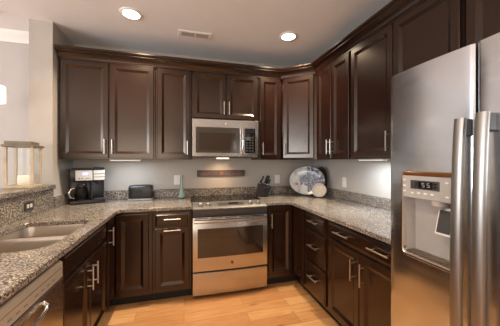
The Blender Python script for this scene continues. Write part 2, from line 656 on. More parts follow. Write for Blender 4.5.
def crown():
    prof = [(0.0, 2.340), (.021, 2.340), (.021, 2.350), (.027, 2.356), (.030, 2.366), (.036, 2.378), (.048, 2.394), (.064, 2.405), (.072, 2.410),
            (.072, 2.417), (.080, 2.421), (.088, 2.430), (.090, 2.434), (.090, 2.445), (.0, 2.445)]
    path = [Vector((-1.172, UF)), Vector((1.140, UF)), Vector((RF, 2.490)), Vector((RF, 0.068))]
    nrm = []
    for a, b in zip(path, path[1:]):
        dd = (b - a).normalized()
        nrm.append(Vector((dd.y, -dd.x)))
    rings = []
    for i, p in enumerate(path):
        if i == 0:
            m = nrm[0]
        elif i == len(path) - 1:
            m = nrm[-1]
        else:
            m = nrm[i - 1] + nrm[i]
            m = m / (m.dot(nrm[i]))
        rings.append([(p.x + m.x * (a + .0005), p.y + m.y * (a + .0005), z + .046 - .046) for a, z in prof])
    o = obj('crown_molding', ringmesh(B(), rings), M_CAB, angle=10)
    tag(o, 'dark stepped crown moulding running along the tops of all the wall cabinets', 'moulding', kind='thing')


crown()

# ------------------------------------------------------------------ base cabinets
BT, TK = 0.884, 0.103
LF, BF, RFB = -0.62, 2.47, 1.16   # face planes: left run, back run, right run


def base_cabinet(label, loc, rz, w, depth, fronts, group='base cabinets'):
    """fronts: ('door'|'drawer', x0, x1, z0, z1, [(hx, hz, vertical, length), ...])"""
    t = thing('base_cabinet', label, 'cabinet', loc, rz, group)
    if 'sink base' in label:      # open at the top to take the bowls
        bm = box(B(), 0.001, w - .001, 0, .020, TK, BT, .0015)
        box(bm, 0.001, w - .001, .0195, depth, TK, .66)
        obj('cabinet_box', bm, M_CAB, t)
    else:
        obj('cabinet_box', box(B(), 0.001, w - .001, 0, depth, TK, BT, .0015), M_CAB, t)
    obj('toe_kick', box(B(), 0.001, w - .001, .078, depth, 0, TK), M_TOE, t)
    for (k, a, b, z0, z1, hs) in fronts:
        d = panel(k, a, b, z0, z1, t, RINGS_DOOR if k == 'door' else RINGS_DRAWER)
        for (hx, hz, v, L) in hs:
            handle(hx, hz, d, v, L)
    return t


# left run: local x runs away from the camera (+Y)
SY0, SY1 = 1.462, 2.222
w = SY1 - SY0
base_cabinet('dark sink base cabinet with two doors beside the dishwasher', (LF, SY0, 0), R(90), w, 0.56,
             [('drawer', .012, w - .020, .735, .860, []),
              ('door', .012, w / 2 - .005, .130, .715, [(w / 2 - .045, .595, True, .15)]),
              ('door', w / 2 + .005, w - .020, .130, .715, [(w / 2 + .045, .595, True, .15)])])


def corner_base(label, pts, toe, loc, doors):
    t = thing('corner_base_cabinet', label, 'cabinet', loc, 0, 'base cabinets')
    obj('cabinet_box', prism(B(), pts, TK, BT, .001), M_CAB, t, world=True)
    obj('toe_kick', prism(B(), toe, 0, TK - .0005), M_TOE, t, world=True)
    for (M, a, b, hx, hz) in doors:
        Ml = Matrix.Translation(-Vector(loc)) @ M
        d = panel('door', a, b, .130, .862, t, RINGS_DOOR, M=Ml)
        if hx is not None:
            handle(hx, hz, d, True, .15, M=Ml)
    return t


def MT(x, y, rz):
    return Matrix.Translation((x, y, 0)) @ Matrix.Rotation(rz, 4, 'Z')


corner_base('dark left corner base cabinet whose two doors meet at a right angle',
            [(-1.183, SY1 + .001), (LF, SY1 + .001), (LF, BF), (-.286, BF), (-.286, WY - .001), (-1.183, WY - .001)],
            [(-1.183, SY1 + .001), (LF - .08, SY1 + .001), (LF - .08, BF + .08), (-.286, BF + .08), (-.286, WY - .001), (-1.183, WY - .001)],
            (-.9, 2.8, 0),
            [(MT(LF, SY1, R(90)), .018, BF - SY1 - .024, .050, .725), (MT(LF, BF, 0), .026, .300, None, None)])
base_cabinet('narrow dark base cabinet with a drawer over a door, left of the range', (-.285, BF, 0), 0, .357, WY - BF - .002,
             [('drawer', .022, .335, .735, .858, [(.178, .805, False, .15)]), ('door', .022, .335, .130, .718, [(.178, .700, False, .15)])])
corner_base('dark right corner base cabinet whose two doors meet at a right angle',
            [(.846, BF), (RFB, BF), (RFB, 2.196), (WX - .001, 2.196), (WX - .001, WY - .001), (.846, WY - .001)],
            [(.846, BF + .08), (RFB + .08, BF + .08), (RFB + .08, 2.196), (WX - .001, 2.196), (WX - .001, WY - .001), (.846, WY - .001)],
            (1.4, 2.8, 0),
            [(MT(.846, BF, 0), .014, .288, .046, .725), (MT(RFB, 2.470, R(-90)), .024, .258, None, None)])
base_cabinet('dark stack of three drawers under the right-hand counter', (RFB, 2.195, 0), RZ, .400, WX - RFB - .002,
             [('drawer', .024, .376, .718, .858, [(.200, .800, False, .155)]),
              ('drawer', .024, .376, .425, .704, [(.200, .575, False, .155)]),
              ('drawer', .024, .376, .130, .411, [(.200, .290, False, .155)])])
base_cabinet('wide dark base cabinet with one long two-handled drawer over two doors, next to the refrigerator', (RFB, 1.794, 0), RZ, .766, WX - RFB - .002,
             [('drawer', .020, .746, .740, .858, [(.215, .805, False, .17), (.580, .805, False, .17)]),
              ('door', .020, .381, .130, .722, [(.338, .600, True, .15)]),
              ('door', .389, .746, .130, .722, [(.432, .600, True, .15)])])

# ------------------------------------------------------------------ counters
CT0, CT1 = 0.885, 0.915


def rounded(x0, x1, y0, y1, rs, n=6):
    """rs: radii at (x0,y0),(x1,y0),(x1,y1),(x0,y1)"""
    out = []
    for (cx, cy, r, a0) in ((x0 + rs[0], y0 + rs[0], rs[0], 180), (x1 - rs[1], y0 + rs[1], rs[1], 270),
                            (x1 - rs[2], y1 - rs[2], rs[2], 0), (x0 + rs[3], y1 - rs[3], rs[3], 90)):
        for i in range(n + 1):
            a = R(a0 + 90 * i / n)
            out.append((cx + r * math.cos(a), cy + r * math.sin(a)))
    return out


def slab(outer, z0, z1, hole=None, ease=0.004):
    bm = B()

    def loop(pts, z):
        vs = [bm.verts.new((p[0], p[1], z)) for p in pts]
        es = [bm.edges.new((vs[i], vs[(i + 1) % len(vs)])) for i in range(len(vs))]
        return vs, es

    def inset(pts, d):
        out = []
        n = len(pts)
        area = sum(pts[i][0] * pts[(i + 1) % n][1] - pts[(i + 1) % n][0] * pts[i][1] for i in range(n))
        sg = 1 if area > 0 else -1
        for i in range(n):
            p0, p1, p2 = Vector(pts[i - 1]), Vector(pts[i]), Vector(pts[(i + 1) % n])
            d1, d2 = (p1 - p0).normalized(), (p2 - p1).normalized()
            n1, n2 = Vector((-d1.y, d1.x)) * sg, Vector((-d2.y, d2.x)) * sg
            m = n1 + n2
            m = m / max(m.dot(n1), .2)
            out.append((p1.x + m.x * d, p1.y + m.y * d))
        return out
    lv = [(outer, z0), (outer, z1 - ease), (inset(outer, ease), z1)]
    loops = [loop(p, z) for p, z in lv]
    hl = []
    if hole:
        hl = [loop(p, z) for p, z in [(hole, z0), (hole, z1 - ease), (inset(hole, -ease), z1)]]
    for ll in (loops, hl):
        for (a, _), (b, _) in zip(ll, ll[1:]):
            n = len(a)
            for i in range(n):
                j = (i + 1) % n
                bm.faces.new((a[i], a[j], b[j], b[i]))
    for k in (0, 2):
        es = list(loops[k][1]) + (list(hl[k][1]) if hl else [])
        bmesh.ops.triangle_fill(bm, edges=es, use_beauty=True)
    return bm


SINK = rounded(-1.088, -.663, 1.435, 2.095, (.10, .12, .075, .06), 8)
CL = [(-1.196, -.30), (-.575, -.30), (-.575, 2.425), (-.55, 2.45), (.076, 2.45), (.076, WY - .001), (PX1 + .001, WY - .001), (PX1 + .001, PY - .003), (-1.196, PY - .003)]
o = obj('countertop', slab(CL, CT0, CT1, SINK), M_GRAN, angle=20)
tag(o, 'speckled granite countertop of the left run with the sink cut into it', 'countertop')
CR = [(.846, 2.45), (1.092, 2.45), (1.115, 2.427), (1.115, 1.022), (WX - .001, 1.022), (WX - .001, WY - .001), (.846, WY - .001)]
o = obj('countertop', slab(CR, CT0, CT1), M_GRAN, angle=20)
tag(o, 'speckled granite countertop of the right run under the octopus platter', 'countertop')

SPT = 1.017
o = obj('granite_backsplash', box(B(), PX1 + .022, WX - .022, WY - .021, WY - .001, CT1 + .0005, SPT, .002), M_GRAN)
tag(o, 'low granite backsplash strip along the back wall behind the range', 'backsplash')
o = obj('granite_backsplash', box(B(), WX - .021, WX - .001, 1.022, WY - .022, CT1 + .0005, SPT, .002), M_GRAN)
tag(o, 'low granite backsplash strip along the right wall', 'backsplash')
o = obj('granite_backsplash', box(B(), PX1 + .001, PX1 + .021, PY + .004, WY - .022, CT1 + .0005, SPT, .002), M_GRAN)
tag(o, 'short low granite backsplash strip beside the coffee maker on the end wall', 'backsplash')
o = obj('granite_backsplash', box(B(), -1.1985, -1.176, -.30, PY - .001, CT1 + .0005, 1.0965, .002), M_GRAN)
tag(o, 'tall granite backsplash under the raised ledge behind the sink', 'backsplash')
o = obj('bar_ledge', box(B(), -1.43, -1.155, -.62, PY - .003, 1.0972, 1.136, .006, 2), M_GRAN)
tag(o, 'raised granite bar ledge carrying the wooden lantern', 'ledge')

# sink
t = thing('sink', 'double-bowl stainless steel sink set under the granite', 'sink', (-.875, 1.765, CT0 - .2))


def bowl(y0, y1, rs):
    b = B()
    r0 = [rounded(-1.086 + e, -.665 - e, y0 + f, y1 - f, tuple(max(.01, r - e) for r in rs), 8) for e, f in ((-.012, -.012 if 0 else 0), (0, 0), (.004, .004), (.012, .012), (.03, .03))]
    zs = (.8842, .8842, .872, .72, .70)
    rings = [[(p[0], p[1], z) for p in r] for r, z in zip(r0[1:], zs[1:])]
    ringmesh(b, rings, cap0=False, cap1=True)
    o = obj('bowl', b, M_STEELS, t, world=True)
    b = B()
    lathe(b, [(.045, 0), (.045, .003), (.036, .004), (.030, -.0 + .001)], (-.875, (y0 + y1) / 2, .7005), 24)
    obj('drain', b, M_CHROME, o, world=False, M=Matrix.Translation((.875, -1.765, -(CT0 - .2))))


bowl(1.4375, 1.752, (.10, .12, .06, .05))
bowl(1.778, 2.0925, (.05, .06, .075, .06))
bm = B()
rings = [[(x, 1.765 + a, z) for a, z in ((-.0175, .872), (-.014, .885), (-.006, .892), (.006, .892), (.014, .885), (.0175, .872))] for x in (-1.08, -.672)]
ringmesh(bm, rings)
obj('divider', bm, M_STEELS, t, world=True)

# ------------------------------------------------------------------ dishwasher
t = thing('dishwasher', 'stainless dishwasher at the lower left with a bar handle below its control strip', 'dishwasher', (LF, .858, 0), R(90))
DWW = .598
bm = box(B(), 0, DWW, .004, .03, .10, .878)
box(bm, 0, DWW - .03, .0295, .55, .10, .878)
obj('tub', bm, M_BLACK, t)
obj('toe_kick', box(B(), 0, DWW, .08, .55, 0, .10), M_BLACK, t)
bm = B()
prism(bm, [(-.026, .10), (.003, .10), (.003, .760), (-.026, .760)], .004, DWW - .004, .003)
Mx = Matrix(((0, 0, 1, 0), (1, 0, 0, 0), (0, 1, 0, 0), (0, 0, 0, 1)))
obj('door_panel', bm, M_STEEL, t, M=Mx)
bm = B()
prism(bm, [(-.024, .765), (.003, .765), (.003, .850), (-.012, .850), (-.020, .845), (-.024, .838)], .004, DWW - .004, .002)
cp = obj('control_strip', bm, M_SILVER, t, M=Mx)
for k in range(9):
    xx = .10 + k * .045 + (.03 if k > 4 else 0)
    obj('button', box(B(), xx, xx + .022, -.0250, -.0235, .786, .791), M_MARK, cp)
bm = B()
box(bm, .02, DWW - .02, -.0252, -.022, .815, .8175)
obj('seam_line', bm, M_CHROME, cp)
bm = B()
tube(bm, [(.19, -.026, .735), (.195, -.045, .722), (.215, -.050, .712), (.30, -.054, .706), (.385, -.050, .712), (.405, -.045, .722), (.41, -.026, .735)], .010, 12)
obj('handle', bm, M_CHROME, t)

# ------------------------------------------------------------------ range
SX0, SX1 = .0805, .8425
t = thing('range', 'stainless slide-in range with a black glass cooktop between the base cabinets', 'stove', ((SX0 + SX1) / 2, 2.47, 0))
hw = (SX1 - SX0) / 2 - .002
obj('body', box(B(), -hw, hw, .0, .62, .06, .890), M_DGREY, t)
for sx in (-1, 1):
    for yy in (.04, .56):
        obj('foot', lathe(B(), [(.018, 0), (.018, .06)], (sx * (hw - .04), yy, 0), 10), M_BLACK, t)
obj('cooktop', box(B(), -hw - .008, hw + .008, .10, .63, .9165, .924, .002), M_BGLASS, t)


def bow(x, d=.011):
    return -d * (1 - (x / hw) ** 2)


def bowed(prof, x0=-hw, x1=hw, n=14, d=.011, cap=True):
    """sweep a (y, z) profile across the width; the front bows out in the middle by d * weight"""
    rings = []
    for i in range(n + 1):
        x = x0 + (x1 - x0) * i / n
        rings.append([(x, y + bow(x, d) * wgt, z) for (y, z, wgt) in prof])
    return ringmesh(B(), rings, cap, cap)


# sloping control panel
cp = obj('control_panel', bowed([(.12, .890, 0), (.12, .930, 0), (.105, .933, 0), (-.030, .892, 1), (-.036, .884, 1), (-.034, .876, 1), (-.02, .874, 1)]), M_STEELP, t, angle=40)
obj('lower_fascia', bowed([(0, .873, 0), (-.028, .873, 1), (-.026, .826, 1), (0, .826, 0)]), M_DGREY, t)
slope = math.atan2(.041, .135)
Ms = Matrix.Translation((0, .035, .9128)) @ Matrix.Rotation(slope, 4, 'X')
bm = B()
box(bm, -.130, .145, -.038, .028, .0, .0025, .001)
obj('display', bm, M_DGREY, cp, M=Ms)
bm = B()
box(bm, -.02, .085, -.008, .020, .002, .0035)
obj('clock_window', bm, M_BGLASS, cp, M=Ms)
for xx in (-.30, -.218, .215, .300):
    bm = B()
    lathe(bm, [(.021, .003), (.020, .006), (.018, .024), (.014, .027)], (0, 0, 0), 18)
    box(bm, -.003, .003, -.017, .017, .022, .033, .001)
    obj('knob', bm, M_NICKEL, cp, M=Ms @ Matrix.Translation((xx, -.012, 0)))
    obj('knob_ring', lathe(B(), [(.027, 0), (.027, .003)], (0, 0, 0), 20), M_DGREY, cp, M=Ms @ Matrix.Translation((xx, -.012, 0)))
# oven door with a bowed handle strip on top and a window
od = obj('oven_door', bowed([(.0, .275, 0), (-.034, .275, 1), (-.038, .282, 1), (-.038, .785, 1), (-.030, .800, 1), (.0, .800, 0)]), M_STEEL, t)
obj('window', bowed([(-.0365, .405, 1), (-.0395, .408, 1), (-.0395, .690, 1), (-.0365, .693, 1)], -hw + .045, hw - .045), M_OVENG, od)
hd = obj('handle', bowed([(-.036, .742, 1), (-.058, .748, 1.5), (-.068, .762, 1.7), (-.066, .778, 1.7), (-.054, .784, 1.5), (-.036, .782, 1)], -hw + .01, hw - .01), M_STEEL, od)
bm = B()
for k in range(5):
    x0 = -hw + .02 + k * (2 * hw - .04) / 5
    x1 = x0 + (2 * hw - .04) / 5 - .012
    y = min(bow((x0 + x1) / 2), 0) * 1
    box(bm, x0, x1, y - .0385, y - .030, .789, .797)
obj('vent_slot', bm, M_BLACK, od)
bm = B()
lathe(bm, [(.013, 0), (.013, .003), (.010, .004)], (0, 0, 0), 20, 'y')
obj('badge', bm, M_DGREY, od, M=Matrix.Translation((.005, -.0525, .340)))
obj('storage_drawer', bowed([(.0, .040, 0), (-.030, .040, 1), (-.034, .046, 1), (-.034, .252, 1), (-.026, .258, 1), (.0, .258, 0)]), M_STEEL, t)
bm = B()
box(bm, -hw + .01, hw - .01, .02, .03, .03, .06)
obj('kick_plate', bm, M_BLACK, t)

# ------------------------------------------------------------------ microwave
t = thing('microwave', 'stainless over-the-range microwave with a smoked window', 'microwave', (.459, 2.72, 1.392))
mw = .374
MH = .424
obj('body', box(B(), -mw, mw, .03, WY - 2.72 - .002, .012, MH, .002), M_DGREY, t)
obj('base_grille', box(B(), -mw + .004, mw - .004, .004, .40, 0, .0115), M_DGREY, t)
fr = obj('front_frame', box(B(), -mw, mw, -.008, .0295, .012, MH, .004), M_STEEL, t)
dg = obj('door_window', box(B(), -mw + .038, .150, -.0115, -.007, .055, MH - .088, .002), M_MWG, t)
obj('inner_screen', box(B(), -mw + .075, .105, -.0130, -.0112, .085, MH - .150), M_OVENG, dg)
cpn = obj('control_panel', box(B(), .208, mw - .040, -.0115, -.007, .055, MH - .088, .002), M_BGLASS, t)
for r_ in range(6):
    for c in range(3):
        obj('button', box(B(), .222 + c * .034, .246 + c * .034, -.0130, -.0112, .072 + r_ * .030, .090 + r_ * .030), M_DGREY, cpn)
bm = B()
box(bm, .224, .318, -.0130, -.0112, .285, .318)
obj('clock_window', bm, M_BLACK, cpn)
bm = B()
tube(bm, [(.180, -.008, .050), (.180, -.036, .058), (.180, -.046, .09), (.180, -.048, .2), (.180, -.046, .31), (.180, -.036, .338), (.180, -.008, .345)], .011, 12)
obj('handle', bm, M_CHROME, t)
bm = B()
lathe(bm, [(.012, 0), (.012, -.003), (.009, -.004)], (0, 0, 0), 20, 'y')
obj('badge', bm, M_CHROME, t, M=Matrix.Translation((-.005, -.008, MH - .045)))
lt = obj('task_lamp', box(B(), -.10, .035, .03, .09, -.012, -.0005, .003), M_BARW, t)
ld = bpy.data.lights.new('task_lamp_light', 'AREA')
ld.shape = 'RECTANGLE'
ld.size, ld.size_y, ld.energy, ld.color = .16, .08, .8, (1.0, .66, .38)
lo = bpy.data.objects.new('task_lamp_light', ld)
COL.objects.link(lo)
lo.parent = t
lo.location = (-.02, .20, -.016)
lo.rotation_euler = (R(28), 0, 0)
ld.spread = R(105)

# ------------------------------------------------------------------ refrigerator
FX, FY0, FY1, FT = 1.000, .095, 1.008, 1.772
FS = .632
t = thing('refrigerator', 'stainless side-by-side refrigerator with tall bowed handles and an ice dispenser', 'refrigerator', (1.40, .55, 0))
obj('body', box(B(), 1.068, WX - .02, FY0 + .006, FY1 - .006, .03, FT - .012, .004), M_DGREY, t, world=True)
for yy in (FY0 + .08, FY1 - .08):
    for xx in (1.12, 1.70):
        obj('foot', lathe(B(), [(.02, 0), (.02, .03)], (xx, yy, 0), 10), M_BLACK, t, world=True)
obj('base_grille', box(B(), 1.05, 1.066, FY0 + .01, FY1 - .01, .012, .095), M_BLACK, t, world=True)


def fridge_door(name, y0, y1, z0, z1, hole=None):
    """front face bows out slightly across the width; optional recess (y0, y1, z0, z1, depth)"""
    ys = [y0 + (y1 - y0) * i / 12 for i in range(13)]
    zs = [z0, z1]
    if hole:
        ys = sorted(set([y for y in ys if all(abs(y - h) > .012 for h in hole[:2])] + list(hole[:2])))
        zs = [z0, hole[2], hole[3], z1]
    ym, hl = (y0 + y1) / 2, (y1 - y0) / 2

    def fx(y):
        e = min(y - y0, y1 - y)
        edge = .006 * (1 - min(1, e / .014)) ** 2
        return FX - .010 * (1 - ((y - ym) / hl) ** 2) + edge
    ys = sorted(set(ys + [y0 + .004, y0 + .009, y0 + .014, y1 - .004, y1 - .009, y1 - .014]))
    bm = B()
    V = {}

    def vv(y, z):
        if (y, z) not in V:
            V[(y, z)] = bm.verts.new((fx(y), y, z))
        return V[(y, z)]
    for a, b in zip(ys, ys[1:]):
        for c, d in zip(zs, zs[1:]):
            if hole and a >= hole[0] - 1e-6 and b <= hole[1] + 1e-6 and c >= hole[2] - 1e-6 and d <= hole[3] + 1e-6:
                continue
            bm.faces.new((vv(a, c), vv(a, d), vv(b, d), vv(b, c)))
    bd = [e for e in bm.edges if len(e.link_faces) == 1]
    outer = [e for e in bd if all((abs(v.co.y - y0) < 1e-6 or abs(v.co.y - y1) < 1e-6 or abs(v.co.z - z0) < 1e-6 or abs(v.co.z - z1) < 1e-6) for v in e.verts)]
    r = bmesh.ops.extrude_edge_only(bm, edges=outer)
    for v in [g for g in r['geom'] if isinstance(g, bmesh.types.BMVert)]:
        v.co.x = 1.066
    return obj(name, bm, M_STEELF, t, world=True, angle=30), fx


HOLE = (.684, .926, .925, 1.296)
fd, fxf = fridge_door('freezer_door', FS + .004, FY1, .105, FT, HOLE)
fd2, fxr = fridge_door('fridge_door', FY0, FS - .004, .105, FT)


def F(name, bm, m, parent=fd):
    return obj(name, bm, m, parent, M=Matrix.Translation((-1.40, -.55, 0)))


# dispenser: frame, control face, recess, paddle, drip tray
h0, h1, hz0, hz1 = HOLE
bm = B()


def yzloop(a, b, c, d, r, n=5):
    return rounded(a, b, c, d, (r, r, r, r), n)


rings = []
for ins, x in ((0, 1.000), (0, .986), (.004, .982), (.010, .982), (.014, .986), (.014, 1.005)):
    rings.append([(x, p[0], p[1]) for p in yzloop(h0 - .004 + ins, h1 + .004 - ins, hz0 - .004 + ins, hz1 + .004 - ins, max(.006, .028 - ins))])
ringmesh(bm, rings, False, False)
F('dispenser_frame', bm, M_CHROME)
bm = B()   # recess shell
rings = []
for x, e in ((.995, 0), (1.055, .004)):
    rings.append([(x, h0 + .008 + e, hz0 + .008), (x, h1 - .008 - e, hz0 + .008), (x, h1 - .008 - e, hz1 - .1), (x, h0 + .008 + e, hz1 - .1)])
ringmesh(bm, rings, False, True)
F('dispenser_recess', bm, M_LGREY)
bm = B()
box(bm, .983, 1.0, h0 + .010, h1 - .010, hz1 - .108, hz1 - .008, .003)
F('dispenser_panel', bm, M_LGREY)
bm = B()
box(bm, .9795, .9835, h0 + .062, h1 - .052, hz1 - .066, hz1 - .028, .001)
F('display_bezel', bm, M_DGREY)
bm = B()
box(bm, .9780, .9800, .772, .835, hz1 - .061, hz1 - .033)
F('display_screen', bm, M_BGLASS)
bm = B()
for y in (.789, .812):      # two-figure temperature read-outs, drawn as small bars
    for (dy, dz, sy, sz) in ((0, .008, .010, .002), (0, 0, .010, .002), (0, -.008, .010, .002), (.005, .004, .002, .008), (-.005, -.004, .002, .008)):
        box(bm, .9774, .9781, y + dy - sy / 2, y + dy + sy / 2, hz1 - .046 + dz - sz / 2, hz1 - .046 + dz + sz / 2)
F('display_digits', bm, M_DIG)
for (y, z) in [(.905, -.03), (.905, -.055), (.905, -.08), (.715, -.03), (.715, -.085), (.845, -.04), (.845, -.053), (.762, -.04), (.762, -.053),
               (.865, -.085), (.835, -.083), (.805, -.083), (.775, -.083)]:
    F('button', box(B(), .9795, .9835, y - .006, y + .006, hz1 + z - .003, hz1 + z + .003), M_PLATE)
bm = B()
box(bm, .980, .986, h0 + .010, h1 - .010, hz1 - .008, hz1 + .010, .004)
F('bronze_cap', bm, M_COPPER)
bm = B()
lathe(bm, [(.032, 0), (.030, -.02), (.016, -.035)], (1.018, .772, hz1 - .108), 18)
F('dispenser_spout', bm, M_LGREY)
bm = B()
box(bm, -.004, .004, -.034, .034, -.056, .056, .003)
Mp = Matrix.Translation((1.020, .750, 1.105)) @ Matrix.Rotation(R(14), 4, 'Y')
pd = F('dispenser_paddle', bm.__class__ and (bm.transform(Mp) or bm), M_WHITE)
bm = B()
box(bm, -.0065, -.0045, -.026, .026, -.047, .045)
bm.transform(Mp)
F('paddle_pad', bm, M_DGREY)
bm = B()
box(bm, .990, 1.052, h0 + .012, h1 - .012, hz0 + .0085, hz0 + .014)
for k in range(14):
    yy = h0 + .022 + k * (h1 - h0 - .044) / 13
    box(bm, .990, 1.050, yy - .0025, yy + .0025, hz0 + .0138, hz0 + .019)
F('drip_tray', bm, M_STEELS)


def fridge_handle(yc, parent, ztop=1.505, zbot=.28):
    n = 26
    rings = []
    for i in range(n + 1):
        f = i / n
        z = zbot + (ztop - zbot) * f
        s = 4 * f * (1 - f)
        x = .962 - .022 * s ** .8        # bows out away from the door
        hw_, th = .0178, .012
        sec = []
        for k in range(12):
            a = 2 * math.pi * k / 12
            ca, sa = math.cos(a), math.sin(a)
            sec.append((x + th * math.copysign(abs(ca) ** .6, ca), yc + hw_ * math.copysign(abs(sa) ** .6, sa), z))
        rings.append(sec)
    bm = B()
    ringmesh(bm, rings)
    h = F('handle', bm, M_STEELH, parent)
    for z0, z1 in ((ztop - .065, ztop), (zbot, zbot + .065)):
        bm = B()
        box(bm, .964, .999, yc - .0165, yc + .0165, z0 + .002, z1 - .002, .003)
        F('handle_mount', bm, M_DGREY, parent)
    return h


fridge_handle(.655, fd)
fridge_handle(.587, fd2, 1.515)

# ------------------------------------------------------------------ ceiling fixtures
def downlight(label, x, y, power=22):
    t = thing('recessed_light', label, 'ceiling light', (x, y, CZ - .012), 0, 'recessed ceiling lights')
    bm = B()
    rings = [circ((0, 0, z), r, 32) for r, z in ((.070, .011), (.070, .0035), (.076, 0), (.090, .004), (.094, .0115), (.070, .0115))]
    ringmesh(bm, rings, False, False)
    obj('trim_ring', bm, M_WHITE, t)
    bm = B()
    lathe(bm, [(.0695, .004), (.0695, .0115)], (0, 0, 0), 32)
    obj('lamp', bm, M_LAMP, t)
    d = bpy.data.lights.new('downlight_light', 'AREA')
    d.shape = 'DISK'
    d.size, d.energy, d.color, d.spread = .13, power, (1.0, .81, .58), R(130)
    o = bpy.data.objects.new('downlight_light', d)
    COL.objects.link(o)
    o.parent = t
    o.location = (0, 0, -.006)
    return t


downlight('round recessed ceiling light over the left counter corner', -.450, 2.360)
downlight('round recessed ceiling light in front of the diagonal corner cabinet', 1.050, 2.360)
for (x, y) in ((-.45, .80), (.40, -.40)):   # unseen lamps added to brighten the near counter and floor
    q = downlight('added recessed ceiling light outside the view', x, y, 12)
    q['kind'] = 'structure'
t = thing('ceiling_vent', 'white slotted air vent in the ceiling above the range', 'vent', (.110, 2.575, CZ - .012))
obj('frame', box(B(), -.165, .165, -.058, .058, .003, .0115, .003), M_WHITE, t)
bm = B()
box(bm, -.135, -.008, -.034, .034, .0015, .004)
box(bm, .008, .135, -.034, .034, .0015, .004)
obj('grille', bm, M_VENTD, t)
bm = B()
for s in (-1, 1):
    for k in range(12):
        xx = s * .0715 - .058 + k * .0105
        box(bm, xx - .002, xx + .002, -.034, .034, 0, .0018)
obj('louver', bm, M_WHITE, t)
bm = B()
box(bm, .139, .150, -.012, .004, -.010, .003, .002)
obj('lever', bm, M_WHITE, t)


def bar_light(label, cx, cy, rz, L, m, power, col):
    t = thing('under_cabinet_light', label, 'light', (cx, cy, UZ - .0175), rz, 'under-cabinet lights')
    obj('housing', box(B(), -L / 2, L / 2, -.028, .028, .008, .017, .003), M_WHITE, t)
    obj('lens', box(B(), -L / 2 + .008, L / 2 - .008, -.022, .022, .002, .0078, .002), m, t)
    d = bpy.data.lights.new('bar_lamp', 'AREA')
    d.shape = 'RECTANGLE'
    d.size, d.size_y, d.energy, d.color = L * .9, .04, power, col
    o = bpy.data.objects.new('bar_lamp', d)
    COL.objects.link(o)
    o.parent = t
    o.location = (0, 0, -.004)
    return t


bar_light('slim white light bar under the left double wall cabinet', -.60, 2.86, 0, .30, M_BARC, 2.7, (.76, .88, 1.0))
bar_light('slim white light bar under the right wall cabinet near the refrigerator', 1.56, 1.76, R(-90), .30, M_BARC, 5.4, (.80, .90, 1.0))

# ------------------------------------------------------------------ outlets and sign
def outlet(label, M, horizontal=False, mat=None, slots=None):
    loc, rz = M
    t = thing('wall_outlet', label, 'outlet', loc, rz, 'wall outlets')
    w_, h_ = (.058, .036) if horizontal else (.036, .058)
    obj('cover_plate', box(B(), -w_, w_, -.006, 0, -h_, h_, .002), mat or M_PLATE, t)
    for s in (-1, 1):
        bm = B()
        cx, cz = (s * .021, 0) if horizontal else (0, s * .021)
        box(bm, cx - .014, cx + .014, -.008, -.0055, cz - .014, cz + .014, .002)
        o = obj('receptacle', bm, M_PLATE if mat else M_WHITE, t)
        bm = B()
        for q in (-1, 1):
            box(bm, cx + q * .005 - .001, cx + q * .005 + .001, -.0085, -.0078, cz - .004, cz + .004)
        obj('slot', bm, M_DGREY, o)
    return t


outlet('white outlet on the back wall behind the pale aqua bottle', ((-.082, WY - .0005, 1.125), 0))
outlet('white outlet on the back wall between the knife block and the platter', ((1.228, WY - .0005, 1.110), 0))
outlet('white outlet on the right wall to the right of the platter', ((WX - .0005, 2.445, 1.110), R(-90)))
outlet('outlet with a dark plate set sideways in the tall granite backsplash by the sink', ((-1.1755, 2.305, 1.002), R(90)), True, M_DGREY)

t = thing('wall_sign', 'long slate-coloured BEACH HOUSE sign on the wall behind the range', 'sign', (.461, WY - .0005, 1.160))
sb = obj('board', box(B(), -.304, .304, -.018, 0, 0, .080, .002), M_SLATE, t)


def text_mesh(body, size, mat, parent, loc, align='CENTER'):
    cu = bpy.data.curves.new('lettering', 'FONT')
    cu.body = body
    cu.size = size
    cu.align_x = align
    cu.extrude = .0012
    tmp = bpy.data.objects.new('lettering_source', cu)
    COL.objects.link(tmp)
    bpy.context.view_layer.update()
    me = bpy.data.meshes.new_from_object(tmp.evaluated_get(bpy.context.evaluated_depsgraph_get()))
    bpy.data.objects.remove(tmp)
    me.transform(Matrix.Translation(loc) @ Matrix.Rotation(R(90), 4, 'X'))
    me.materials.clear()
    me.materials.append(mat)
    o = bpy.data.objects.new('lettering', me)
    COL.objects.link(o)
    o.parent = parent
    return o


text_mesh('BEACH', .066, M_RUST, t, (-.150, -.0185, .017))
text_mesh('HOUSE', .066, M_RUST, t, (.158, -.0185, .017))
bm = B()
lathe(bm, [(.026, 0), (.026, .002), (.019, .0021), (.019, .0005)], (.0, -.0205, .040), 20, 'y')
for k in range(8):
    a = k * math.pi / 4
    bmesh.ops.create_icosphere(bm, subdivisions=1, radius=.007, matrix=Matrix.Translation((.0 + .010 * math.cos(a), -.0195, .040 + .010 * math.sin(a))) @ Matrix.Diagonal((1, .25, 1, 1)))
obj('rosette', bm, M_RUST, t)

